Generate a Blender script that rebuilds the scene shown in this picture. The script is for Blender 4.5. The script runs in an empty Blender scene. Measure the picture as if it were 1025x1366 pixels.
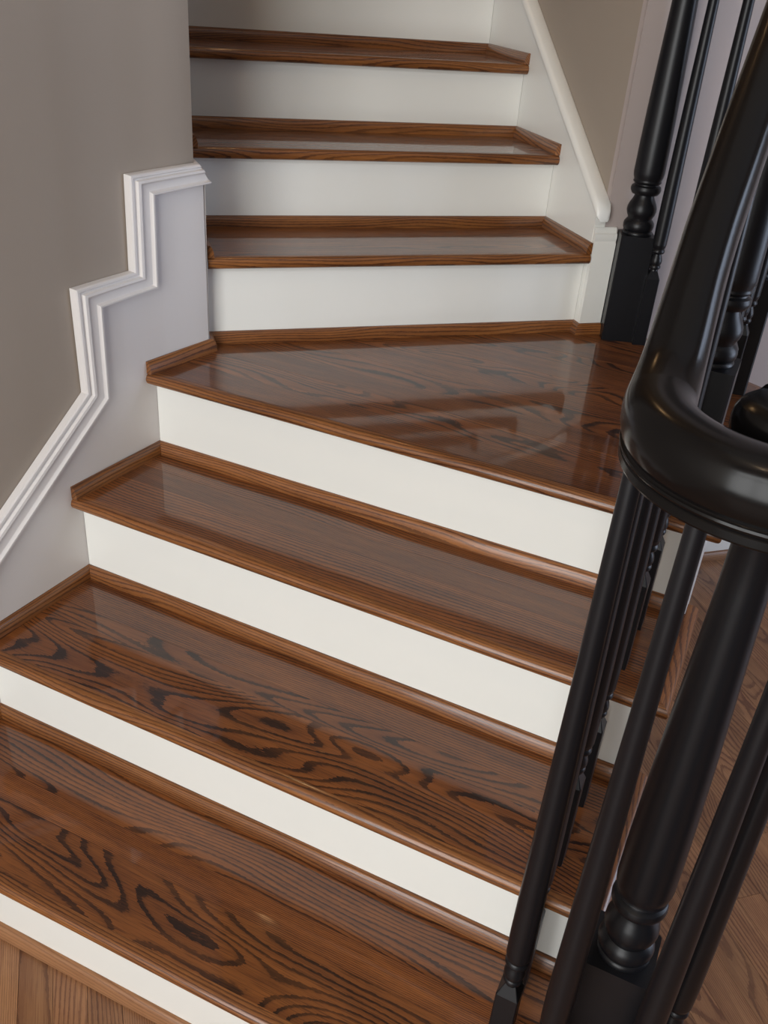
import bpy, bmesh, math, random
from mathutils import Vector, Matrix
random.seed(7)
PI = math.pi
SC = bpy.context.scene
COL = SC.collection

# ------------------------------------------------------------------ camera
F_PX, PITCH, ROLL, YAW, CAM_H = 1217.81, 0.5371, 0.0817, -0.4037, 1.5242
_cy, _sy, _cp, _sp = math.cos(YAW), math.sin(YAW), math.cos(PITCH), math.sin(PITCH)
_F = Vector((_sy * _cp, _cy * _cp, -_sp)); _R = Vector((_cy, -_sy, 0)); _U = _R.cross(_F)
_R2 = math.cos(ROLL) * _R + math.sin(ROLL) * _U; _U2 = -math.sin(ROLL) * _R + math.cos(ROLL) * _U
cam_data = bpy.data.cameras.new('camera'); cam = bpy.data.objects.new('camera', cam_data); COL.objects.link(cam)
cam.matrix_world = Matrix(((_R2.x, _U2.x, -_F.x, 0), (_R2.y, _U2.y, -_F.y, 0), (_R2.z, _U2.z, -_F.z, CAM_H), (0, 0, 0, 1)))
cam_data.sensor_fit = 'HORIZONTAL'; cam_data.sensor_width = 36.0; cam_data.lens = F_PX / 1025 * 36.0
cam_data.clip_start = 0.02
SC.camera = cam

# ------------------------------------------------------------------ world, lights, exposure
TH = math.radians(42.06)                                   # the upper flight and the hall walls turn by this angle
T = Vector((math.cos(TH), math.sin(TH))); N = Vector((-math.sin(TH), math.cos(TH)))
def sn(s, n): v = T * s + N * n; return (v.x, v.y)

w = bpy.data.worlds.new('daylight'); SC.world = w; w.use_nodes = True
bg = w.node_tree.nodes['Background']; bg.inputs[0].default_value = (0.62, 0.76, 1.0, 1); bg.inputs[1].default_value = 1.2

def area(name, loc, target, sx, sy, power, col):
    d = bpy.data.lights.new(name, 'AREA'); d.shape = 'RECTANGLE'; d.size = sx; d.size_y = sy; d.energy = power; d.color = col
    o = bpy.data.objects.new(name, d); COL.objects.link(o); o.location = loc
    o.rotation_euler = (Vector(target) - Vector(loc)).to_track_quat('-Z', 'Y').to_euler(); return o
FRONT_Y = -1.7
RS = 4.2                                                    # s of the wall with the patio window
area('front_daylight', (-0.45, FRONT_Y - 0.12, 1.75), (-0.45, 0, 1.75), 1.7, 2.9, 106, (1.0, 0.985, 0.94))
c = sn(RS + 0.12, -0.11); t_ = sn(0, -0.11)
area('patio_daylight', (c[0], c[1], 1.75), (t_[0], t_[1], 1.75), 2.0, 3.1, 92, (0.70, 0.80, 1.0))
def point(name, loc, power, col, rad):
    d = bpy.data.lights.new(name, 'POINT'); d.energy = power; d.color = col; d.shadow_soft_size = rad
    o = bpy.data.objects.new(name, d); COL.objects.link(o); o.location = loc
_u = sn(0.65, 3.3)
point('upstairs_lamp', (_u[0], _u[1], 3.5), 9, (1.0, 0.60, 0.28), 0.05)
point('hall_lamp', (-0.25, -0.35, 4.2), 20, (1.0, 0.70, 0.42), 0.05)
vs = SC.view_settings
vs.view_transform = 'Standard'; vs.look = 'None'; vs.gamma = 1.0; vs.use_curve_mapping = False; vs.exposure = 0.0

# ------------------------------------------------------------------ helpers
def new_mat(name):
    m = bpy.data.materials.new(name); m.use_nodes = True; nt = m.node_tree
    return m, nt, nt.nodes['Principled BSDF']
def paint(name, col, rough=0.5, coat=0.0, croft=0.2, bump=0.02, bscale=220.0, spec=0.5):
    m, nt, b = new_mat(name)
    tc = nt.nodes.new('ShaderNodeTexCoord')
    n1 = nt.nodes.new('ShaderNodeTexNoise'); n1.inputs['Scale'].default_value = 2.3; n1.inputs['Detail'].default_value = 3
    nt.links.new(tc.outputs['Object'], n1.inputs['Vector'])
    mx = nt.nodes.new('ShaderNodeMix'); mx.data_type = 'RGBA'
    mx.inputs[6].default_value = (*[c * 0.965 for c in col], 1); mx.inputs[7].default_value = (*[min(1, c * 1.03) for c in col], 1)
    nt.links.new(n1.outputs['Fac'], mx.inputs[0]); nt.links.new(mx.outputs[2], b.inputs['Base Color'])
    n2 = nt.nodes.new('ShaderNodeTexNoise'); n2.inputs['Scale'].default_value = bscale; n2.inputs['Detail'].default_value = 2
    nt.links.new(tc.outputs['Object'], n2.inputs['Vector'])
    bp = nt.nodes.new('ShaderNodeBump'); bp.inputs['Strength'].default_value = bump; bp.inputs['Distance'].default_value = 0.002
    nt.links.new(n2.outputs['Fac'], bp.inputs['Height']); nt.links.new(bp.outputs['Normal'], b.inputs['Normal'])
    b.inputs['Roughness'].default_value = rough; b.inputs['Coat Weight'].default_value = coat; b.inputs['Coat Roughness'].default_value = croft
    b.inputs['Specular IOR Level'].default_value = spec
    return m
def wood(name, light, mid, dark, rough, coat, crough, contrast=1.0):
    """oak: UV 'grain' holds metres along / across the board, UV 'style' holds (seed, cathedral amount)"""
    m, nt, b = new_mat(name); L = nt.links
    def math_(op, a, bb=None, c=None):
        n = nt.nodes.new('ShaderNodeMath'); n.operation = op
        for i, v in enumerate((a, bb, c)):
            if v is None: continue
            if isinstance(v, (int, float)): n.inputs[i].default_value = v
            else: L.new(v, n.inputs[i])
        return n.outputs[0]
    def noise(vec, detail, rough_=0.5, dist=0.0):
        n = nt.nodes.new('ShaderNodeTexNoise'); n.inputs['Scale'].default_value = 1.0; n.inputs['Detail'].default_value = detail
        n.inputs['Roughness'].default_value = rough_; n.inputs['Distortion'].default_value = dist
        L.new(vec, n.inputs['Vector']); return n.outputs['Fac']
    def vec(x, y, z):
        n = nt.nodes.new('ShaderNodeCombineXYZ')
        for i, v in enumerate((x, y, z)):
            if isinstance(v, (int, float)): n.inputs[i].default_value = v
            else: L.new(v, n.inputs[i])
        return n.outputs[0]
    g = nt.nodes.new('ShaderNodeUVMap'); g.uv_map = 'grain'; s = nt.nodes.new('ShaderNodeUVMap'); s.uv_map = 'style'
    gs = nt.nodes.new('ShaderNodeSeparateXYZ'); L.new(g.outputs[0], gs.inputs[0]); u, v = gs.outputs[0], gs.outputs[1]
    ss = nt.nodes.new('ShaderNodeSeparateXYZ'); L.new(s.outputs[0], ss.inputs[0]); seed, cath = ss.outputs[0], ss.outputs[1]
    z1 = math_('MULTIPLY', seed, 13.7)
    warp = noise(vec(math_('MULTIPLY', u, 3.0), math_('MULTIPLY', v, 9.0), z1), 1.5)
    big = noise(vec(math_('MULTIPLY', u, 1.9), math_('MULTIPLY', v, 8.5), z1), 1.0, 0.45, 0.25)
    tooth = noise(vec(math_('MULTIPLY', u, 95.0), math_('MULTIPLY', v, 420.0), z1), 2.0)
    ring = math_('ADD', math_('MULTIPLY', big, math_('MULTIPLY', cath, 27.0)), math_('MULTIPLY', v, math_('ADD', 26.0, math_('MULTIPLY', math_('POWER', math_('SUBTRACT', 1.0, cath), 3.0), 330.0))))
    ring = math_('ADD', ring, math_('MULTIPLY', warp, 2.6))
    ring = math_('ADD', ring, math_('MULTIPLY', tooth, 0.34))
    fr = math_('FRACT', ring)
    ramp = nt.nodes.new('ShaderNodeValToRGB'); L.new(fr, ramp.inputs[0]); r = ramp.color_ramp
    r.elements[0].position = 0.0; r.elements[0].color = (0.05, 0.05, 0.05, 1)
    r.elements[1].position = 1.0; r.elements[1].color = (1, 1, 1, 1)
    e = r.elements.new(0.10); e.color = (0.0, 0.0, 0.0, 1); e = r.elements.new(0.50); e.color = (0.10, 0.10, 0.10, 1); e = r.elements.new(0.67); e.color = (0.42, 0.42, 0.42, 1)
    e = r.elements.new(0.72); e.color = (0.95, 0.95, 0.95, 1); e = r.elements.new(0.965); e.color = (1, 1, 1, 1)
    band = noise(vec(math_('MULTIPLY', u, 3.0), math_('MULTIPLY', v, 34.0), math_('ADD', z1, 5.0)), 2.5, 0.6)
    bm_ = nt.nodes.new('ShaderNodeMapRange'); L.new(band, bm_.inputs[0]); bm_.inputs[1].default_value = 0.32; bm_.inputs[2].default_value = 0.66; bm_.inputs[3].default_value = 0.66; bm_.inputs[4].default_value = 1.0
    speck = noise(vec(math_('MULTIPLY', u, 60.0), math_('MULTIPLY', v, 700.0), z1), 1.0)
    amt = math_('MULTIPLY', math_('MULTIPLY', ramp.outputs[0], bm_.outputs[0]), math_('ADD', 0.72, math_('MULTIPLY', speck, 0.62)))
    amt = math_('MULTIPLY', amt, math_('ADD', 0.90, math_('MULTIPLY', cath, 0.16)))
    pore = noise(vec(math_('MULTIPLY', u, 17.0), math_('MULTIPLY', v, 900.0), z1), 2.0, 0.6)
    mr = nt.nodes.new('ShaderNodeMapRange'); L.new(pore, mr.inputs[0]); mr.inputs[1].default_value = 0.48; mr.inputs[2].default_value = 0.68; mr.inputs[4].default_value = 0.66
    amt = math_('MAXIMUM', math_('MULTIPLY', amt, contrast), math_('MULTIPLY', mr.outputs[0], contrast))
    base = nt.nodes.new('ShaderNodeMix'); base.data_type = 'RGBA'; base.inputs[6].default_value = (*light, 1); base.inputs[7].default_value = (*mid, 1)
    br = nt.nodes.new('ShaderNodeMapRange'); L.new(band, br.inputs[0]); br.inputs[1].default_value = 0.3; br.inputs[2].default_value = 0.7
    L.new(br.outputs[0], base.inputs[0])
    mx = nt.nodes.new('ShaderNodeMix'); mx.data_type = 'RGBA'; L.new(amt, mx.inputs[0]); L.new(base.outputs[2], mx.inputs[6]); mx.inputs[7].default_value = (*dark, 1)
    tone = nt.nodes.new('ShaderNodeHueSaturation'); L.new(mx.outputs[2], tone.inputs['Color'])
    wn = nt.nodes.new('ShaderNodeTexWhiteNoise'); wn.noise_dimensions = '1D'; L.new(seed, wn.inputs['W'])
    L.new(math_('ADD', 0.80, math_('MULTIPLY', wn.outputs['Value'], 0.36)), tone.inputs['Value'])
    L.new(tone.outputs[0], b.inputs['Base Color'])
    bp = nt.nodes.new('ShaderNodeBump'); bp.inputs['Strength'].default_value = 0.12; bp.inputs['Distance'].default_value = 0.0015; bp.invert = True
    L.new(amt, bp.inputs['Height']); L.new(bp.outputs['Normal'], b.inputs['Normal'])
    wavy = noise(vec(math_('MULTIPLY', u, 9.0), math_('MULTIPLY', v, 30.0), z1), 1.0)
    bc = nt.nodes.new('ShaderNodeBump'); bc.inputs['Strength'].default_value = 0.05; bc.inputs['Distance'].default_value = 0.002
    L.new(wavy, bc.inputs['Height']); L.new(bc.outputs['Normal'], b.inputs['Coat Normal'])
    b.inputs['Specular IOR Level'].default_value = 0.22
    b.inputs['Roughness'].default_value = rough; b.inputs['Coat Weight'].default_value = coat; b.inputs['Coat Roughness'].default_value = crough
    return m

M = {}
M['white'] = paint('semi_gloss_white_paint', (0.81, 0.81, 0.765), 0.34, 0.25, 0.22, 0.015)
M['skirt'] = paint('white_skirt_paint', (0.70, 0.672, 0.655), 0.45, 0.1, 0.3)
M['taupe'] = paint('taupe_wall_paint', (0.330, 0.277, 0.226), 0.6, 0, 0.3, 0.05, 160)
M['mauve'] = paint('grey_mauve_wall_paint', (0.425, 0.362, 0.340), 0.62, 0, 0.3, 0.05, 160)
M['ceiling'] = paint('ceiling_paint', (0.74, 0.73, 0.70), 0.8)
M['black'] = paint('satin_black_paint', (0.0060, 0.0062, 0.0078), 0.36, 0.0, 0.2, 0.03, 90, 0.32)
M['rail'] = paint('gloss_black_rail_paint', (0.0045, 0.0040, 0.0040), 0.20, 0.0, 0.14, 0.03, 60, 0.22)
M['tread'] = wood('varnished_dark_oak', (0.275, 0.092, 0.022), (0.158, 0.047, 0.012), (0.018, 0.0058, 0.0034), 0.42, 0.9, 0.05)
M['nosing'] = wood('varnished_oak_nosing', (0.330, 0.128, 0.036), (0.205, 0.072, 0.020), (0.040, 0.013, 0.007), 0.40, 0.6, 0.14, 0.85)
M['floor'] = wood('stained_oak_floor', (0.325, 0.165, 0.078), (0.232, 0.106, 0.050), (0.085, 0.032, 0.018), 0.38, 0.35, 0.22, 0.75)

def link(name, me, mat, parent=None, label=None, cat=None, group=None, kind=None):
    o = bpy.data.objects.new(name, me); COL.objects.link(o)
    if mat is not None and not me.materials: me.materials.append(mat)
    if parent is not None: o.parent = parent
    if label: o['label'] = label
    if cat: o['category'] = cat
    if group: o['group'] = group
    if kind: o['kind'] = kind
    return o
def mesh(name, verts, faces, smooth=None, grain=None):
    """grain = (direction (x, y), seed, cathedral amount)"""
    me = bpy.data.meshes.new(name); me.from_pydata([tuple(v) for v in verts], [], faces)
    bm = bmesh.new(); bm.from_mesh(me); bmesh.ops.recalc_face_normals(bm, faces=bm.faces); bm.to_mesh(me); bm.free()
    if grain:
        (dx, dy), seed, cath = grain
        rnd = random.Random(seed * 31 + 5); ou, ov = rnd.uniform(0, 9), rnd.uniform(0, 3)
        g = me.uv_layers.new(name='grain'); s = me.uv_layers.new(name='style')
        for lp in me.loops:
            co = me.vertices[lp.vertex_index].co
            g.data[lp.index].uv = (co.x * dx + co.y * dy + ou, -co.x * dy + co.y * dx + co.z + ov)
            s.data[lp.index].uv = (seed, cath)
    if smooth is not None:
        for p in me.polygons: p.use_smooth = True
        me.set_sharp_from_angle(angle=math.radians(smooth))
    me.update(); return me
def empty(name, loc, label, cat, group=None):
    o = bpy.data.objects.new(name, None); COL.objects.link(o); o.location = loc; o.empty_display_size = 0.05
    o['label'] = label; o['category'] = cat
    if group: o['group'] = group
    bpy.context.view_layer.update()
    return o
def kid(name, me, mat, parent, **kw):
    """part whose mesh is in world coordinates, under a thing placed at its base"""
    o = link(name, me, mat, parent, **kw); o.matrix_parent_inverse = Matrix.Translation(-Vector(parent.location)) if parent.parent is None else Matrix()
    return o
def prism(poly, z0, z1):
    n = len(poly)
    v = [(x, y, z0) for x, y in poly] + [(x, y, z1) for x, y in poly]
    f = [tuple(range(n))[::-1], tuple(range(n, 2 * n))] + [(i, (i + 1) % n, n + (i + 1) % n, n + i) for i in range(n)]
    return v, f
def clip(poly, px, py, nx, ny):
    """keep the side where (p - P).n >= 0"""
    out = []
    for i in range(len(poly)):
        a, b = poly[i], poly[(i + 1) % len(poly)]
        da = (a[0] - px) * nx + (a[1] - py) * ny; db = (b[0] - px) * nx + (b[1] - py) * ny
        if da >= 0: out.append(a)
        if (da >= 0) != (db >= 0):
            t = da / (da - db); out.append((a[0] + t * (b[0] - a[0]), a[1] + t * (b[1] - a[1])))
    res = []
    for p in out:
        if not res or math.dist(p, res[-1]) > 1e-6: res.append(p)
    if len(res) > 1 and math.dist(res[0], res[-1]) < 1e-6: res.pop()
    return res
def miters(path, closed=False):
    out = []
    k = len(path)
    for i in range(k):
        ns = []
        for a, b in ((i - 1, i), (i, i + 1)):
            if not closed and (a < 0 or b >= k): continue
            p, q = path[a % k], path[b % k]; d = Vector((q[0] - p[0], q[1] - p[1])).normalized(); ns.append(Vector((-d.y, d.x)))
        if len(ns) == 1: out.append(ns[0])
        else: out.append((ns[0] + ns[1]) / (1 + ns[0].dot(ns[1])))
    return out
def sweep(path, mit, prof, z):
    """prof: closed outline of (offset to the left of the path, height)"""
    v, f = [], []; k = len(prof)
    for (x, y), m in zip(path, mit):
        for d, h in prof: v.append((x + m.x * d, y + m.y * d, z + h))
    for i in range(len(path) - 1):
        for j in range(k): f.append((i * k + j, i * k + (j + 1) % k, (i + 1) * k + (j + 1) % k, (i + 1) * k + j))
    f.append(tuple(range(k))); f.append(tuple(range((len(path) - 1) * k, len(path) * k))[::-1])
    return v, f
def lathe(prof, cx, cy, z0, seg=28):
    v, f = [], []
    for r, h in prof:
        for i in range(seg): a = 2 * PI * i / seg; v.append((cx + r * math.cos(a), cy + r * math.sin(a), z0 + h))
    m = len(prof)
    for j in range(m - 1):
        for i in range(seg): f.append((j * seg + i, j * seg + (i + 1) % seg, (j + 1) * seg + (i + 1) % seg, (j + 1) * seg + i))
    f.append(tuple(range(seg))[::-1]); f.append(tuple(range((m - 1) * seg, m * seg)))
    return v, f
def box_block(cx, cy, z0, z1, h, rot, bev=0.002, topbev=0.0):
    """square post block with softened vertical edges"""
    ring = []
    for sx, sy in ((1, 1), (-1, 1), (-1, -1), (1, -1)):
        for bx, by in (((0, -1), (-1, 0)) if sx * sy > 0 else ((-1, 0), (0, -1))):
            ring.append((sx * (h + bx * bev), sy * (h + by * bev)))
    c_, s_ = math.cos(rot), math.sin(rot)
    pts = [(cx + x * c_ - y * s_, cy + x * s_ + y * c_) for x, y in ring]
    return prism(pts, z0, z1)

# ------------------------------------------------------------------ measured stair geometry
Z = [0, 0.190, 0.3726, 0.5712, 0.7625, 0.9616, 1.1446, 1.3273, 1.512]
NOSE = {1: (0.656, 0.0168), 2: (0.9077, -0.0036), 3: (1.167, -0.0104), 4: (1.4119, -0.0014)}   # y = a + b*x
OV, TT, SH, SD = 0.0294, 0.0245, 0.027, 0.014
RN = {5: 1.9997, 6: 2.2421, 7: 2.4977, 8: 2.7621, 9: 3.02}                                     # riser planes of the upper flight
SE, SL = 1.153, 0.232                                                                         # right / left skirt faces (s)
WN = 1.985                                                                                    # hall wall plane (n)
XR = 0.006                                                                                    # open right ends of the lower treads
XS = -0.022                                                                                   # outer face of the open stringer
A0, A1, A2 = (-1.212, 0.60), (-1.172, 1.42), (-1.138, 1.605)
def _lerp(a, b, t): return (a[0] + (b[0] - a[0]) * t, a[1] + (b[1] - a[1]) * t)
_q0, _q2 = _lerp(A0, A1, 0.84), _lerp(A1, A2, 0.72)
WALL = [_lerp(A0, A1, -3.2), _q0] + [_lerp(_lerp(_q0, A1, t / 7), _lerp(A1, _q2, t / 7), t / 7) for t in range(1, 7)] + [_q2, A2]   # softly curved skirt face
def wx(y):
    for a, b in zip(WALL, WALL[1:]):
        if y <= b[1] or b is WALL[-1]: return a[0] + (y - a[1]) * (b[0] - a[0]) / (b[1] - a[1])
def ny(k, x): a, b = NOSE[k]; return a + b * x
def ry(k, x): return ny(k, x) + OV
def isect(px, py, dx, dy, qx, qy, ex, ey):
    t = ((qx - px) * ey - (qy - py) * ex) / (dx * ey - dy * ex); return (px + dx * t, py + dy * t)

# ------------------------------------------------------------------ setting: floor
floor_poly = [(-1.6, -2.6), (8.2, -2.6), sn(4.4, 2.1), sn(-0.6, 2.1), (-1.6, 1.2)]
fl = link('floor', mesh('floor', *prism(floor_poly, -0.06, -0.012)), M['floor'], kind='structure')
fl.data.materials.clear(); fl.data.materials.append(paint('subfloor', (0.05, 0.03, 0.02), 0.8))
PW = 0.0555
region_l = [(-1.25, 0.15), (-0.03, 0.15), (-0.03, 0.78), (-1.24, 0.78)]
region_m = [(-0.0295, 0.42), (1.15, 0.42), (1.194, 0.7805), (-0.0295, 0.7805)]
region_r = [(-0.2, 0.7805), (1.194, 0.7805), (1.6, 3.9), (0.5, 3.25), (-0.5, 2.3), (-0.5, 1.5)]
seed = 100
for reg, s0, s1 in ((region_l, -0.85, 0.6), (region_m, 0.2, 1.5), (region_r, 0.2, 3.4)):
    i0, i1 = int(s0 / PW) - 1, int(s1 / PW) + 1
    for i in range(i0, i1):
        rnd = random.Random(i * 7 + 3); n0 = -1.2 + rnd.uniform(0, 0.9)
        while n0 < 3.2:
            ln = rnd.uniform(0.75, 1.35); seed += 1
            a, b = i * PW - 0.0107 + 0.0003, (i + 1) * PW - 0.0107 - 0.0003
            q = [sn(a, n0 + .0003), sn(b, n0 + .0003), sn(b, n0 + ln - .0003), sn(a, n0 + ln - .0003)]
            n0 += ln
            for j in range(len(reg)):
                p0, p1 = reg[j], reg[(j + 1) % len(reg)]
                q = clip(q, p0[0], p0[1], -(p1[1] - p0[1]), p1[0] - p0[0])
                if len(q) < 3: break
            if len(q) < 3: continue
            q = clip(q, *sn(0, WN - 0.001), -N.x, -N.y)
            if len(q) < 3: continue
            link('plank', mesh('plank', *prism(q, -0.012, 0.0), grain=((N.x, N.y), seed, rnd.choice((0.1, 0.35, 0.7, 0.9)))), M['floor'], fl)
# the rest of the strip floor, too far outside the frame to be told apart
rest = [[(-1.40, -2.4), (7.9, -2.4), (7.9, -0.6), (-1.40, -0.6)], [(-1.36, -0.6), (6.5, -0.6), (6.5, 0.15), (-1.30, 0.15)],
        [(-0.029, 0.15), (1.15, 0.15), (1.15, 0.419), (-0.029, 0.419)], [(1.15, 0.15), (5.6, 0.15), (4.3, 1.6), (2.9, 3.0), (1.6, 3.9)]]
vv, ff = [], []
for r_ in rest:
    v, f = prism(r_, -0.012, -0.0002); ff += [tuple(i + len(vv) for i in q) for q in f]; vv += v
link('plank', mesh('plank', vv, ff, grain=((N.x, N.y), 99, 0.4)), M['floor'], fl, kind='stuff')

# ------------------------------------------------------------------ setting: walls
CEIL = 4.7
def wall_strip(name, inner, outer, z0, z1, mat, label=None):
    poly = inner + outer[::-1]
    return link(name, mesh(name, *prism(poly, z0, z1), smooth=20), mat, kind='structure')
RC = 0.013                                                   # the painted wall lies this far behind the skirt board face
def wl(y): return wx(y)
far = sn(SL - RC, 4.4)
lw_in = [(x - RC, y) for x, y in WALL[:-1]] + [(A2[0] - 0.020, A2[1] - 0.013), far]
lw_out = [(x - 0.14, y) for x, y in lw_in[:2]] + [(A2[0] - 0.22, A2[1] - 0.15), sn(SL - 0.18, 4.4)]
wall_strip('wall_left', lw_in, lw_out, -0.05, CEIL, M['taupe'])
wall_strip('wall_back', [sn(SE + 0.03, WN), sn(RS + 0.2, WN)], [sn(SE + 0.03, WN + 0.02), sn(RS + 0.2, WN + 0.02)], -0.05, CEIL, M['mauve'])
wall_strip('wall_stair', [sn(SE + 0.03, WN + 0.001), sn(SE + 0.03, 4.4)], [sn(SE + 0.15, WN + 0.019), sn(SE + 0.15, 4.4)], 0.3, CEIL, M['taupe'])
wall_strip('wall_landing', [sn(SL - 0.2, 4.4), sn(SE + 0.15, 4.4)], [sn(SL - 0.2, 4.5), sn(SE + 0.15, 4.5)], 0.3, CEIL, M['taupe'])
link('ceiling', mesh('ceiling', *prism([(-1.9, -2.7), (8.4, -2.7), sn(4.5, 2.2), sn(SE + 0.2, 4.6), sn(SL - 0.3, 4.6), (-1.9, 1.2)], CEIL, CEIL + 0.1)), M['ceiling'], kind='structure')
def boxes(lst):
    V, Fc = [], []
    for poly, z0, z1 in lst:
        v, f = prism(poly, z0, z1); Fc += [tuple(i + len(V) for i in q) for q in f]; V += v
    return V, Fc
def rect(x0, y0, x1, y1): return [(x0, y0), (x1, y0), (x1, y1), (x0, y1)]
def snr(s0, n0, s1, n1): return [sn(s0, n0), sn(s1, n0), sn(s1, n1), sn(s0, n1)]
fx0, fx1, fz0, fz1 = -1.30, 0.40, 0.30, 3.20
link('wall_front', mesh('wall_front', *boxes([(rect(-1.6, FRONT_Y - .1, fx0, FRONT_Y), 0, CEIL), (rect(fx1, FRONT_Y - .1, 8.2, FRONT_Y), 0, CEIL),
     (rect(fx0, FRONT_Y - .1, fx1, FRONT_Y), 0, fz0), (rect(fx0, FRONT_Y - .1, fx1, FRONT_Y), fz1, CEIL)])), M['taupe'], kind='structure')
link('window_1', mesh('window_1', *boxes([(rect(fx0, FRONT_Y - .06, fx0 + .06, FRONT_Y - .02), fz0, fz1), (rect(fx1 - .06, FRONT_Y - .06, fx1, FRONT_Y - .02), fz0, fz1),
     (rect(fx0, FRONT_Y - .06, fx1, FRONT_Y - .02), fz0, fz0 + .06), (rect(fx0, FRONT_Y - .06, fx1, FRONT_Y - .02), fz1 - .06, fz1),
     (rect(-.48, FRONT_Y - .06, -.42, FRONT_Y - .02), fz0, fz1), (rect(fx0, FRONT_Y - .06, fx1, FRONT_Y - .02), 2.3, 2.36)])), M['white'], kind='structure')
pn0, pn1, pz1 = -1.1, 0.88, 3.30
link('wall_right', mesh('wall_right', *boxes([(snr(RS, -8, RS + .1, pn0), 0, CEIL), (snr(RS, pn1, RS + .1, WN + .02), 0, CEIL), (snr(RS, pn0, RS + .1, pn1), pz1, CEIL)])), M['mauve'], kind='structure')
link('door_1', mesh('door_1', *boxes([(snr(RS + .03, pn0, RS + .07, pn0 + .09), 0, pz1), (snr(RS + .03, pn1 - .05, RS + .07, pn1), 0, pz1), (snr(RS + .03, -.16, RS + .07, -.06), 0, pz1), (snr(RS + .03, pn0, RS + .07, pn1), 2.28, 2.38),
     (snr(RS + .03, pn0, RS + .07, pn1), 0, .14), (snr(RS + .03, pn0, RS + .07, pn1), pz1 - .09, pz1)])), M['white'], kind='structure')

# ------------------------------------------------------------------ left skirt board and stepped moulding (u along the wall, z)
L1 = math.dist(A0, A1); L2 = L1 + math.dist(A1, A2)
US = [-3.2 * L1]
for a, b in zip(WALL, WALL[1:]): US.append(US[-1] + math.dist(a, b))
L2 = US[-1]
WM = miters(WALL)
def wp(u, off):
    i = 0
    while i < len(US) - 2 and u > US[i + 1]: i += 1
    a, b = WALL[i], WALL[i + 1]; t = (u - US[i]) / (US[i + 1] - US[i])
    m = WM[i].lerp(WM[i + 1], min(1, max(0, t)))
    return (a[0] + (b[0] - a[0]) * t - m.x * off, a[1] + (b[1] - a[1]) * t - m.y * off)
outer = [(-0.12, 0.240), (0.6497, 0.7753), (0.6479, 0.981), (0.8008, 0.9801), (0.8058, 1.1604), (L2 - 0.020, 1.1611)]
inner = [(-0.12, 0.170), (0.699, 0.750), (0.7022, 0.9354), (0.8539, 0.9389), (0.8585, 1.1185), (L2 + 0.003, 1.1223)]
def cut_u(pl, u):                                             # insert a vertex where the path crosses the bend of the wall
    out = []
    for i, p in enumerate(pl):
        if i and (pl[i - 1][0] - u) * (p[0] - u) < 0:
            t = (u - pl[i - 1][0]) / (p[0] - pl[i - 1][0]); out.append((u, pl[i - 1][1] + t * (p[1] - pl[i - 1][1])))
        out.append(p)
    return out
mid = [((a[0] + b[0]) / 2, (a[1] + b[1]) / 2) for a, b in zip(outer, inner)]
V, Fc = [], []
poly = mid + [(L2 + 0.002, -0.0), (-0.12, -0.0)]
cuts = [-0.2] + US[1:-1] + [L2 + 0.01]
for lo, hi in zip(cuts, cuts[1:]):
    pp = clip(clip(poly, lo, 0, 1, 0), hi, 0, -1, 0)
    if len(pp) < 3: continue
    k = len(pp); b0 = len(V)
    for off in (-RC + 0.001, 0.0):
        for (u, z) in pp:
            x, y = wp(min(u, hi - 1e-6), off); V.append((x, y, z))
    Fc.append(tuple(range(b0, b0 + k))[::-1]); Fc.append(tuple(range(b0 + k, b0 + 2 * k)))
    Fc += [(b0 + i, b0 + (i + 1) % k, b0 + k + (i + 1) % k, b0 + k + i) for i in range(k)]
# the board goes on round the corner along the upper flight
c0 = (A2[0] - 0.019, A2[1]); 
q = [(A2[0] - 0.002, A2[1] - 0.001), (A2[0] - 0.026, A2[1] - 0.006), (sn(SL - RC, 3.0)), (sn(SL, 3.0))]
v, f = prism(q, 0.5, 1.13); Fc += [tuple(i + len(V) for i in g) for g in f]; V += v
me = mesh('trim_1', V, Fc, smooth=25); link('trim_1', me, M['skirt'], kind='structure')
prof = [(0, 0.0), (0, .012), (.03, .014), (.10, .014), (.14, .0105), (.19, .0085), (.46, .0065), (.52, .0072), (.55, .0095), (.60, .0105), (.70, .0095), (.74, .0035), (.80, .0030), (.85, .0050), (.94, .0045), (.985, .002), (1.0, -.003), (1.0, -RC + 0.001), (0, -RC + 0.002)]
o2, i2 = [], []
for j in range(len(outer) - 1):
    for i in range(10 if j else 14):
        t = i / (10 if j else 14)
        if j == 0: t = 0 if i == 0 else 0.6 + 0.4 * (i / 14)
        o2.append(_lerp(outer[j], outer[j + 1], t)); i2.append(_lerp(inner[j], inner[j + 1], t))
o2.append(outer[-1]); i2.append(inner[-1])
V, Fc = [], []; k = len(prof)
for a, b in zip(o2, i2):
    for s_, h in prof:
        u = b[0] + (a[0] - b[0]) * s_; z = b[1] + (a[1] - b[1]) * s_; x, y = wp(u, h); V.append((x, y, z))
for i in range(len(o2) - 1):
    for j in range(k): Fc.append((i * k + j, i * k + (j + 1) % k, (i + 1) * k + (j + 1) % k, (i + 1) * k + j))
Fc.append(tuple(range(k)))
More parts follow.
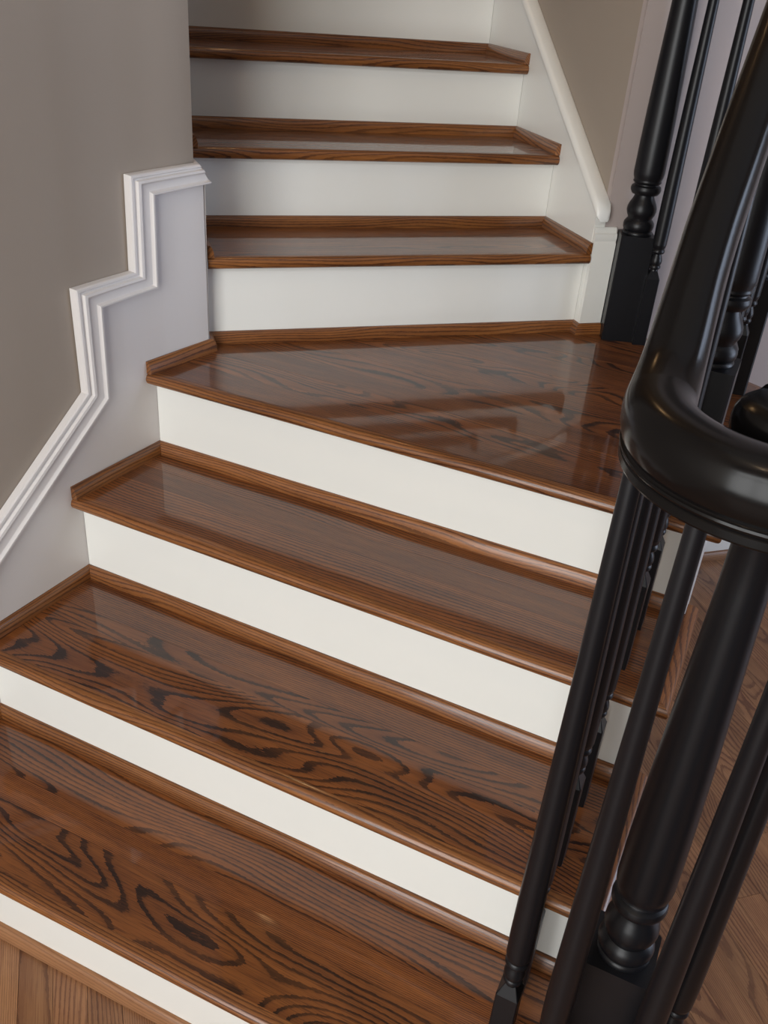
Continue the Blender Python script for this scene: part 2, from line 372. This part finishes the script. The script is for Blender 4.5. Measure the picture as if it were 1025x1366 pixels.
# return of the moulding round the wall corner
b0 = (len(o2) - 1) * k; e00 = len(V)
dr = Vector((N.x, N.y, 0)); nr = Vector((T.x, T.y, 0))
base_n = Vector((A2[0], A2[1], 0)).dot(Vector((N.x, N.y, 0)))
for s_, h in prof:
    a, b = outer[-1], inner[-1]; z = b[1] + (a[1] - b[1]) * s_
    bx, by = V[b0 + len(V) - e00][:2]; V.append((bx + N.x * .05 - T.x * .004, by + N.y * .05 - T.y * .004, z))
e0 = len(V) - k
for j in range(k): Fc.append((b0 + j, b0 + (j + 1) % k, e0 + (j + 1) % k, e0 + j))
Fc.append(tuple(range(e0, e0 + k))[::-1])
link('trim_2', mesh('trim_2', V, Fc, smooth=28), M['skirt'], kind='structure')

# ------------------------------------------------------------------ treads
def nose_prof(w_=0.022, r=TT / 2):
    pts = []
    for i in range(9):
        a = PI / 2 + PI * i / 8; pts.append((r * 0.92 + r * 0.92 * math.cos(a), -r + r * math.sin(a)))
    return pts + [(w_, -2 * r), (w_, 0)]
NP = nose_prof()
SHOE = [(0, 0), (0, SH), (-0.004, SH), (-0.0075, SH - .0025), (-0.0105, SH - .007), (-0.0125, SH - .013), (-SD, SH - .020), (-SD, 0)]
def shoe_run(path, z, parent, gseed, segs=None):
    mit = miters(path)
    for i in range(len(path) - 1):
        if segs is not None and i not in segs: continue
        d = Vector((path[i + 1][0] - path[i][0], path[i + 1][1] - path[i][1])).normalized()
        v, f = sweep(path[i:i + 2], mit[i:i + 2], SHOE, z)
        kid('shoe_molding', mesh('shoe_molding', v, f, smooth=40, grain=((d.x, d.y), gseed + i, 0.35)), M['nosing'], parent)
def boards(poly, z, dirv, origin, widths, parent, gseed, styles):
    """glued boards clipped to the tread outline, a hair apart"""
    nx, ny_ = -dirv[1], dirv[0]; a = 0.0
    for i, wd in enumerate(widths):
        q = clip(poly, origin[0] + nx * (a + .00015), origin[1] + ny_ * (a + .00015), nx, ny_)
        if len(q) > 2: q = clip(q, origin[0] + nx * (a + wd - .00015), origin[1] + ny_ * (a + wd - .00015), -nx, -ny_)
        a += wd
        if len(q) < 3: continue
        kid('board', mesh('board', *prism(q, z - TT, z - (0.00012 if i % 2 else 0)), grain=(dirv, gseed + i, styles[i % len(styles)])), M['tread'], parent)
TLAB = {1: 'lowest oak tread, wide with a rounded end curling round the big black newel post',
        2: 'second oak tread from the floor, with bold dark cathedral grain',
        3: 'third oak tread from the floor, just below the wedge-shaped winder',
        4: 'large wedge-shaped oak winder tread where the stair turns, glossy with reflections',
        5: 'oak tread one step above the wedge-shaped winder',
        6: 'oak tread two steps above the wedge-shaped winder',
        7: 'topmost oak tread in view, near the top edge of the photo'}
NW = 0.022
BC = (0.040, 0.811); BR = 0.1543                              # centre and radius of the rounded end of the first step
def arc(cx, cy, r, a0, a1, k): return [(cx + r * math.cos(a0 + (a1 - a0) * i / k), cy + r * math.sin(a0 + (a1 - a0) * i / k)) for i in range(k + 1)]
for k in (1, 2, 3):
    z = Z[k]; xl = wx(ny(k, -1.18) + .1) + 0.0015
    t = empty('stair_tread', (-0.6, ny(k, -0.6) + .12, z - TT), TLAB[k], 'stair tread', 'oak stair treads')
    y0l, y0r = ny(k, xl), ny(k, XR)
    if k == 1:
        path = [(wx(y0l), y0l)] + arc(BC[0], BC[1], BR, -PI / 2, PI / 2 + 0.24, 26)
        v, f = sweep(path, miters(path), NP, z)
        kid('nosing', mesh('nosing', v, f, smooth=35, grain=((1, 0), 11, 0.3)), M['nosing'], t)
        ir = BR - NW
        yb = ry(2, 0) - .0005
        poly = [(wx(y0l + NW), y0l + NW)] + arc(BC[0], BC[1], ir, -PI / 2, PI / 2, 22) + [(XS + .03, BC[1] + ir), (XS + .03, yb), (wx(ry(2, -1.18)), ry(2, -1.18) - .0005)]
        # flat fill split into boards along X (polygon is convex except at the back notch, which lies under the next riser)
        poly = [(wx(y0l + NW), y0l + NW)] + arc(BC[0], BC[1], ir, -PI / 2, PI / 2, 22) + [(wx(ry(2, -1.18)), ry(2, -1.18) - .0005)]
        boards(poly, z, (1, 0.0), (0, y0l + NW), [0.123, 0.052, 0.20], t, 12, [0.88, 0.05, 0.42])
    else:
        path = [(wx(y0l), y0l), (XR, y0r), (XR, ry(k + 1, XR) + 0.034)]
        m = miters(path)
        v, f = sweep(path[:2], m[:2], NP, z)
        kid('nosing', mesh('nosing', v, f, smooth=35, grain=((1, 0), 10 * k + 1, 0.35)), M['nosing'], t)
        v, f = sweep(path[1:], m[1:], NP, z)
        kid('return_nosing', mesh('return_nosing', v, f, smooth=35, grain=((0, 1), 10 * k + 7, 0.5)), M['nosing'], t)
        yb = lambda x: ry(k + 1, x) - .0005
        poly = [(wx(y0l + NW), y0l + NW), (XR - NW, ny(k, XR - NW) + NW), (XR - NW, yb(XR - NW)), (wx(yb(-1.18)), yb(-1.18))]
        ws, st = {2: ([0.130, 0.045, 0.12], [0.95, 0.6, 0.22]), 3: ([0.11, 0.06, 0.12], [0.30, 0.12, 0.35])}[k]
        boards(poly, z, (1, -0.0 + NOSE[k][1]), (0, ny(k, 0) + NW), ws, t, 10 * k + 2, st)
    yl0 = y0l + 0.004; ye = ry(k + 1, -1.18)
    xe = XS - 0.002 if k > 1 else XS
    shoe_run([(wx(yl0), yl0), (wx(ye), ye), (xe, ry(k + 1, xe))], z, t, 60 + 3 * k)

# winder (tread 4)
z = Z[4]
t = empty('stair_tread', (-0.55, 1.75, z - TT), TLAB[4], 'stair tread', 'oak stair treads')
xl4 = wx(1.42); y0l = ny(4, xl4)
diag0, diag1 = (XR, 2.145), (-0.352, 2.352)
path = [(xl4, y0l), (XR, ny(4, XR)), diag0, diag1]; m = miters(path)
for i, nm in ((0, 'nosing'), (1, 'return_nosing'), (2, 'return_nosing')):
    d = Vector((path[i + 1][0] - path[i][0], path[i + 1][1] - path[i][1])).normalized()
    v, f = sweep(path[i:i + 2], m[i:i + 2], NP, z)
    kid(nm, mesh(nm, v, f, smooth=35, grain=((d.x, d.y), 41 + i, 0.4)), M['nosing'], t)
ins = [Vector(p) + mm * NW for p, mm in zip(path, m)]
poly = [(wx(y0l + NW), y0l + NW), tuple(ins[1]), tuple(ins[2]), (ins[3].x - .004, ins[3].y + .001), sn(SE, RN[5]), (A2[0] - .0, sn(SL, RN[5])[1]), A2]
poly = [(wx(y0l + NW), y0l + NW), tuple(ins[1]), tuple(ins[2]), tuple(ins[3]), sn(SE, RN[5] - .001), sn(SL, RN[5] - .001), (A2[0], A2[1])]
boards(poly, z, (1, -0.0), (0, y0l + NW), [0.078, 0.084, 0.080, 0.082, 0.079, 0.083, 0.08, 0.08, 0.082, 0.08, 0.08, 0.09], t, 44, [0.25, 0.55, 0.15, 0.75, 0.35, 0.9, 0.2, 0.6])
P0 = (wx(y0l + .004), y0l + .004)
run = [P0, (A2[0] - .0005, A2[1] + .002), sn(SL, RN[5]), sn(SE, RN[5]), sn(SE, WN - .012), sn(SE + .062, WN - .012)]
run = [P0, A1, (A2[0], A2[1]), sn(SL, RN[5]), sn(SE, RN[5]), sn(SE, WN - .014), sn(SE + .058, WN - .014)]
run.pop(1)
shoe_run(run, z, t, 80)

# upper flight
for k in (5, 6, 7):
    z = Z[k]; n0 = RN[k] - OV; n1 = RN[k + 1]
    c = sn(0.7, (n0 + n1) / 2)
    t = empty('stair_tread', (c[0], c[1], z - TT), TLAB[k], 'stair tread', 'oak stair treads')
    v, f = sweep([sn(SL, n0), sn(SE - .001, n0)], [N, N], NP, z)
    kid('nosing', mesh('nosing', v, f, smooth=35, grain=((T.x, T.y), 10 * k + 1, 0.35)), M['nosing'], t)
    poly = snr(SL, n0 + NW, SE - .001, n1 - .0005)
    boards(poly, z, (T.x, T.y), sn(0, n0 + NW), [0.075, 0.08, 0.14], t, 10 * k + 2, [0.5, 0.3, 0.2])
    shoe_run([sn(SL, n0 + .004), sn(SL, n1), sn(SE, n1), sn(SE, n0 + .004)], z, t, 90 + 4 * k)
c = sn(0.7, 3.3)
t = empty('landing_floor', (c[0], c[1], Z[8] - TT), 'oak landing floor above the top riser, out of sight from below', 'floor')
v, f = sweep([sn(SL, RN[8] - OV), sn(SE - .001, RN[8] - OV)], [N, N], NP, Z[8])
kid('nosing', mesh('nosing', v, f, smooth=35, grain=((T.x, T.y), 81, 0.35)), M['nosing'], t)
boards(snr(SL, RN[8] - OV + NW, SE - .001, 4.395), Z[8], (T.x, T.y), sn(0, RN[8] - OV + NW), [0.083] * 20, t, 182, [0.5, 0.3, 0.2])

# ------------------------------------------------------------------ risers
RLAB = {1: 'white riser of the lowest step, meeting the floor at the bottom left',
        2: 'white riser standing between the lowest and second oak treads',
        3: 'white riser standing between the second and third oak treads',
        4: 'long white riser directly below the wedge-shaped winder tread',
        5: 'white riser rising from the back of the wedge-shaped winder tread',
        6: 'white riser two above the winder, between two narrow oak treads',
        7: 'white riser just below the topmost oak tread in view',
        8: 'white riser cut off by the top edge of the photo'}
RT = 0.016
def riser(k, path, z0, z1):
    v, f = sweep(path, miters(path), [(0, 0), (RT, 0), (RT, z1 - z0), (0, z1 - z0)], z0)
    link('stair_riser', mesh('stair_riser', v, f, smooth=35), M['white'], label=RLAB[k], cat='stair riser', group='white stair risers')
y1 = ry(1, wx(.7)); rr = BR - OV
p1 = [(wx(y1) + .001, y1)] + arc(BC[0], BC[1], rr, -PI / 2, PI / 2, 24) + [(XS + .003, BC[1] + rr)]
riser(1, p1, 0.0, Z[1] - TT)
for k in (2, 3, 4):
    yl = ry(k, -1.19); riser(k, [(wx(yl) + .001, yl), (XS, ry(k, XS))], Z[k - 1], Z[k] - TT)
for k in (5, 6, 7, 8): riser(k, [sn(SL + .001, RN[k]), sn(SE - .001, RN[k])], Z[k - 1], Z[k] - TT)
# shoe on the floor in front of the first riser
t = empty('floor_shoe_molding', (-0.6, y1 - .01, 0), 'light oak shoe moulding lying on the floor along the lowest riser', 'moulding')
v, f = sweep(p1, miters(p1), SHOE, 0.0005); kid('molding_strip', mesh('molding_strip', v, f, smooth=40, grain=((1, 0), 97, 0.3)), wood('light_oak_shoe', (0.40, 0.20, 0.095), (0.33, 0.155, 0.07), (0.16, 0.065, 0.03), 0.35, 0.4, 0.2, 0.6), t)

# ------------------------------------------------------------------ open stringer (saw-tooth) under the right ends, and the skirt of the upper flight
st = empty('stair_stringer', (XS, 1.5, 0), 'white stringer board under the open right ends of the lower oak treads', 'stringer')
yb2, yb3, yb4 = ry(2, XS) + RT, ry(3, XS) + RT, ry(4, XS) + RT
prof2 = [(yb2, 0.0), (yb2, Z[2] - TT), (yb3, Z[2] - TT), (yb3, Z[3] - TT), (yb4, Z[3] - TT), (yb4, Z[4] - TT), (2.10, Z[4] - TT), (2.10, 0.0)]
V = [(XS, y, z_) for y, z_ in prof2] + [(XS - .022, y, z_) for y, z_ in prof2]; k = len(prof2)
Fc = [tuple(range(k)), tuple(range(k, 2 * k))[::-1]] + [(i, (i + 1) % k, k + (i + 1) % k, k + i) for i in range(k)]
kid('side_board', mesh('side_board', V, Fc), M['white'], st)
da = Vector(diag1) - Vector(diag0); da.normalize()
q0 = (XS, 2.125); q1 = (diag1[0] + .02, diag1[1] - .045)
v, f = sweep([q0, q1], miters([q0, q1]), [(0, 0), (.02, 0), (.02, Z[4] - TT), (0, Z[4] - TT)], 0.0); kid('corner_board', mesh('corner_board', v, f), M['white'], st)
V = [sn(0, 0)]
slope = (1.475 - 1.082) / (0.54 + 0.015)                      # measured along the cap
def capz(n): return 1.082 + (n - 1.985) * slope
n_lo, n_hi = WN, 3.2
sk = [(n_lo, Z[3]), (n_lo, capz(n_lo) - .02), (n_hi, capz(n_hi) - .02), (n_hi, Z[3])]
V = [(*sn(SE, n_), z_) for n_, z_ in sk] + [(*sn(SE + .029, n_), z_) for n_, z_ in sk]
Fc = [(0, 1, 2, 3), (7, 6, 5, 4)] + [(i, (i + 1) % 4, 4 + (i + 1) % 4, 4 + i) for i in range(4)]
link('trim_3', mesh('trim_3', V, Fc), M['white'], kind='structure')
# rounded cap sitting on the sloping skirt, with a softly rounded lower end
cs = [(-.006, -.020), (-.010, -.014), (-.010, -.004), (-.006, 0.003), (.0, .006), (.022, .006), (.029, .003), (.0295, -.02)]
stn = [(n_lo - .020, -.016, .55), (n_lo - .017, -.006, .85), (n_lo - .008, 0, 1), (n_lo + .01, 0, 1), (2.4, 0, 1), (n_hi, 0, 1)]
V, Fc = [], []; k = len(cs)
for n_, dz, sc in stn:
    for a, b in cs:
        V.append((*sn(SE + .012 + (a - .012) * sc, n_), capz(n_) + dz + b * sc))
for i in range(len(stn) - 1):
    for j in range(k): Fc.append((i * k + j, i * k + (j + 1) % k, (i + 1) * k + (j + 1) % k, (i + 1) * k + j))
Fc.append(tuple(range(k))); Fc.append(tuple(range(len(V) - k, len(V)))[::-1])
link('trim_4', mesh('trim_4', V, Fc, smooth=40), M['white'], kind='structure')
# baseboard of the hall wall on the winder, up to the newel post; and at the floor below
BB = [(0, 0), (0, .262), (-.004, .262), (-.007, .257), (-.008, .250), (-.0125, .247), (-.0135, .238), (-.0115, .230), (-.014, .224), (-.014, 0)]
def bb(path, z, h, name):
    pr = [(d, hh if hh < .1 else hh - .262 + h) for d, hh in BB]
    v, f = sweep(path, miters(path), pr, z); link(name, mesh(name, v, f, smooth=30), M['white'], kind='structure')
bb([sn(SE + .001, WN), sn(SE + .060, WN)], Z[4], .262, 'baseboard_stair')
bb([sn(SE + .09, WN), sn(RS, WN)], 0, .14, 'baseboard_back')
tb = [sn(SE + .16, WN - .014), sn(RS, WN - .014)]
v, f = sweep(tb, miters(tb), SHOE, 0.0005)
link('trim_5', mesh('trim_5', v, f, smooth=40, grain=((T.x, T.y), 98, 0.3)), M['floor'], kind='structure')

# ------------------------------------------------------------------ newel posts
def newel(name, cx, cy, z0, rot, top, label, blk=0.257, h=0.0430, collar=False):
    t = empty(name, (cx, cy, z0), label, 'newel post', 'black turned newel posts')
    zb = z0 + blk
    v, f = box_block(cx, cy, z0, zb, h, rot, 0.003); kid('base_block', mesh('base_block', v, f), M['black'], t)
    S = top - zb
    p = [(.0345, 0), (.0352, .003), (.0335, .007), (.0320, .008), (.0352, .013), (.0362, .020), (.0350, .027), (.0315, .032), (.0285, .035), (.0290, .039),
         (.0325, .045), (.0345, .053), (.0340, .062), (.0305, .071), (.0262, .079), (.0232, .086), (.0225, .090), (.0300, .0915), (.0320, .094), (.0348, .099), (.0352, .104),
         (.0335, .109), (.0288, .112), (.0280, .1145), (.0315, .117), (.0330, .1195), (.0318, .122), (.0320, .125), (.0345, .131), (.0355, .140), (.0353, .16)]
    sh = [(.0353, .19), (.0340, .26), (.0320, .34), (.0295, .42), (.0268, .50), (.0245, .58)]
    kid('turned_base', mesh('turned_base', *lathe(p, cx, cy, zb, 40), smooth=38), M['black'], t)
    q = [(.0353, .16)] + [a for a in sh if a[1] < S - .03]
    r_end = q[-1][0]
    if collar: q += [(r_end - .0008, S - .066), (r_end + .001, S - .060), (r_end + .0045, S - .050), (r_end + .0080, S - .038), (r_end + .0092, S - .028), (r_end + .0092, S)]
    else: q += [(.0225, S)]
    kid('shaft', mesh('shaft', *lathe(q, cx, cy, zb, 40), smooth=30), M['black'], t)
    return t
VC = (0.031, 0.822); VZ = 1.185                              # centre and height of the volute
newel('newel_post', VC[0] + .005, VC[1] + .006, Z[1], 0.0, VZ - .034, 'large black turned newel post standing on the rounded end of the lowest tread', collar=True)
newel('newel_post', -0.088, 1.485, Z[4], 0.0, 1.70, 'black newel post at the front right of the winder, half hidden by the handrail')
newel('newel_post', -0.082, 2.100, Z[4], 0.1, 1.70, 'black turned newel post at the far right edge of the winder, behind the other posts', h=0.0435)
newel('newel_post', -0.377, 2.281, Z[4], math.radians(20), 1.70, 'black newel post against the back wall of the winder, beside the white baseboard', h=0.0405)

# ------------------------------------------------------------------ balusters
def baluster(cx, cy, z0, top, rot, label, blk=0.165, group='slim black turned balusters'):
    t = empty('baluster', (cx, cy, z0), label, 'baluster', group)
    h = 0.0158; zb = z0 + blk
    v, f = box_block(cx, cy, z0, zb, h, rot, 0.0015)
    # lamb's tongue: the square block tapers to the round neck
    n = len(v) // 2; c_, s_ = math.cos(rot), math.sin(rot)
    b0 = len(v); ring = []
    for i in range(n):
        x, y, _ = v[n + i]; r_ = Vector((x - cx, y - cy)).normalized() * 0.0098; ring.append((cx + r_.x, cy + r_.y, zb + .020))
    v += ring; f = [g for g in f if g != tuple(range(n, 2 * n))] + [(n + i, n + (i + 1) % n, 2 * n + (i + 1) % n, 2 * n + i) for i in range(n)] + [tuple(range(2 * n, 3 * n))]
    kid('base_block', mesh('base_block', v, f), M['black'], t)
    S = top - zb
    p = [(.0098, .018), (.0092, .0215), (.0125, .0235), (.0138, .027), (.0130, .0305), (.0118, .032), (.0140, .037), (.0142, .043), (.0125, .050), (.0102, .056), (.0098, .058),
         (.0140, .0600), (.0158, .0630), (.0158, .0655), (.0145, .0685), (.0135, .070), (.0150, .073), (.0165, .080)]
    sh = [(.0170, .12), (.0166, .18), (.0155, .28), (.0142, .38), (.0128, .48), (.0115, .58), (.0104, .68), (.0096, .76)]
    kid('turned_base', mesh('turned_base', *lathe(p, cx, cy, zb, 20), smooth=38), M['black'], t)
    q = [p[-1]] + [a for a in sh if a[1] < S - .01] + [(.0094 if S > .7 else .0105, S)]
    kid('shaft', mesh('shaft', *lathe(q, cx, cy, zb, 20), smooth=30), M['black'], t)
RX, RH, RSL = -0.0915, 0.85, 0.76
def rake(y): return Z[1] + (y - 0.655) * RSL + RH
def rail_z(y):
    k_ = 0.018; a = (rake(y) - VZ) / k_
    return VZ + (k_ * math.log1p(math.exp(a)) if a < 30 else a * k_)
def railx(y):
    s_ = min(1, max(0, (y - 0.80) / 0.22)); s_ = s_ * s_ * (3 - 2 * s_); xc = VC[0] - 0.1135
    return xc + (RX - xc) * s_
for (y, zt, lab) in ((0.765, 1, 'slim black baluster nearest the viewer on the left, front of the lowest tread'), (0.890, 1, 'slim black baluster hidden behind the nearest one, back of the lowest tread'),
                     (0.990, 2, 'slim black baluster at the front of the second tread'), (1.120, 2, 'slim black baluster at the back of the second tread'),
                     (1.245, 3, 'slim black baluster at the front of the third tread'), (1.365, 3, 'slim black baluster at the back of the third tread, below the winder')):
    x = -0.085 if y < .8 else -0.093
    baluster(x, y, Z[zt], rail_z(y) - .030, 0.0, lab)
for (x, y, lab) in ((-0.0185, 0.702, 'slim black baluster under the front of the curled handrail, just left of the big newel'),
                    (0.0865, 0.735, 'slim black baluster just right of the big newel under the handrail curl'),
                    (0.1165, 0.800, 'slim black baluster furthest right, under the handrail curl over the floorboards')):
    baluster(x, y, Z[1], VZ - .030, math.atan2(y - VC[1], x - VC[0]), lab)
GZ = 1.70
for (x, y, r_, lab) in ((-0.316, 2.262, .35, 'slim black baluster on the winder touching the back newel post'), (-0.240, 2.200, -.55, 'slim black baluster on the winder between the back newel and the handrail'),
                        (-0.163, 2.150, -.55, 'slim black baluster on the winder hidden behind the sloping handrail'),
                        (-0.075, 1.972, 0, 'slim black baluster in front of the far right newel on the winder'), (-0.082, 1.850, 0, 'second slim black baluster in front of the far right newel'),
                        (-0.085, 1.730, 0, 'slim black baluster on the winder midway between its two right-hand newels'), (-0.087, 1.608, 0, 'slim black baluster on the winder just behind the front right newel')):
    baluster(x, y, Z[4], GZ - .030, r_, lab)

# ------------------------------------------------------------------ handrails
half = [(0.0, .0400), (.010, .0392), (.019, .0362), (.0255, .0310), (.0300, .0240), (.0322, .0150), (.0326, .0060), (.0318, -.0020), (.0300, -.0090), (.0275, -.0140), (.0262, -.0162),
        (.0270, -.0172), (.0288, -.0182), (.0292, -.0205), (.0282, -.0224), (.0262, -.0232), (.0258, -.0245), (.0275, -.0262), (.0278, -.0330), (.0268, -.0350)]
RP = half + [(-x, z_) for x, z_ in half[::-1][:-1]]
def rail_mesh(path, scale=None):
    P = [Vector(p) for p in path]; V, Fc = [], []; k = len(RP)
    for i, p in enumerate(P):
        t_ = (P[min(i + 1, len(P) - 1)] - P[max(i - 1, 0)]).normalized()
        lat = t_.cross(Vector((0, 0, 1))).normalized(); up = lat.cross(t_).normalized()
        s_ = scale[i] if scale else 1
        for a, b in RP: V.append(tuple(p + lat * a * s_ + up * b))
    for i in range(len(P) - 1):
        for j in range(k): Fc.append((i * k + j, i * k + (j + 1) % k, (i + 1) * k + (j + 1) % k, (i + 1) * k + j))
    Fc.append(tuple(range(k))); Fc.append(tuple(range(len(V) - k, len(V)))[::-1])
    return mesh('rail', V, Fc, smooth=24)
path, scl = [], []
y = 1.455
while y > 0.845:
    path.append((railx(y), y, rail_z(y))); scl.append(0.85 + 0.13 * max(0, min(1, (0.95 - y) / 0.11))); y -= 0.0125
R0 = 0.1135
for i in range(0, 73):
    ph = PI + math.radians(0 + i * 4.2)
    deg = i * 4.2
    r_ = R0 if deg < 120 else R0 - (deg - 120) / 182 * 0.073
    sc = 1.0 if deg < 120 else 1 - 0.45 * (deg - 120) / 182
    yy = VC[1] + r_ * math.sin(ph)
    path.append((VC[0] + r_ * math.cos(ph), yy, rail_z(yy) if deg < 90 else VZ)); scl.append(sc)
hr = empty('handrail', (RX, 1.2, rake(1.2)), 'glossy black handrail sweeping down the lower flight into a curl at the right', 'handrail')
kid('rail', rail_mesh(path, scl), M['rail'], hr)
eye = [(0.0005, -.035), (.040, -.035), (.0425, -.033), (.0425, -.0262), (.041, -.0245), (.0413, -.0232), (.044, -.022), (.0445, -.0195), (.0435, -.0175), (.0418, -.0165), (.043, -.012), (.0462, -.006), (.0495, .002),
       (.0515, .010), (.0518, .018), (.0505, .026), (.0470, .0325), (.0410, .0370), (.033, .0392), (.018, .0405), (.0005, .041)]
kid('volute_cap', mesh('volute_cap', *lathe(eye, VC[0], VC[1], VZ, 56), smooth=24), M['rail'], hr)
gr = empty('guard_rail', (-0.085, 1.8, GZ), 'level black guard rail above the winder posts, out of sight above the photo', 'handrail')
kid('rail', rail_mesh([(-0.088, 1.45, GZ), (-0.082, 2.10, GZ)]), M['rail'], gr)
kid('rail', rail_mesh([(-0.082, 2.10, GZ), (-0.383, 2.281, GZ)]), M['rail'], gr)
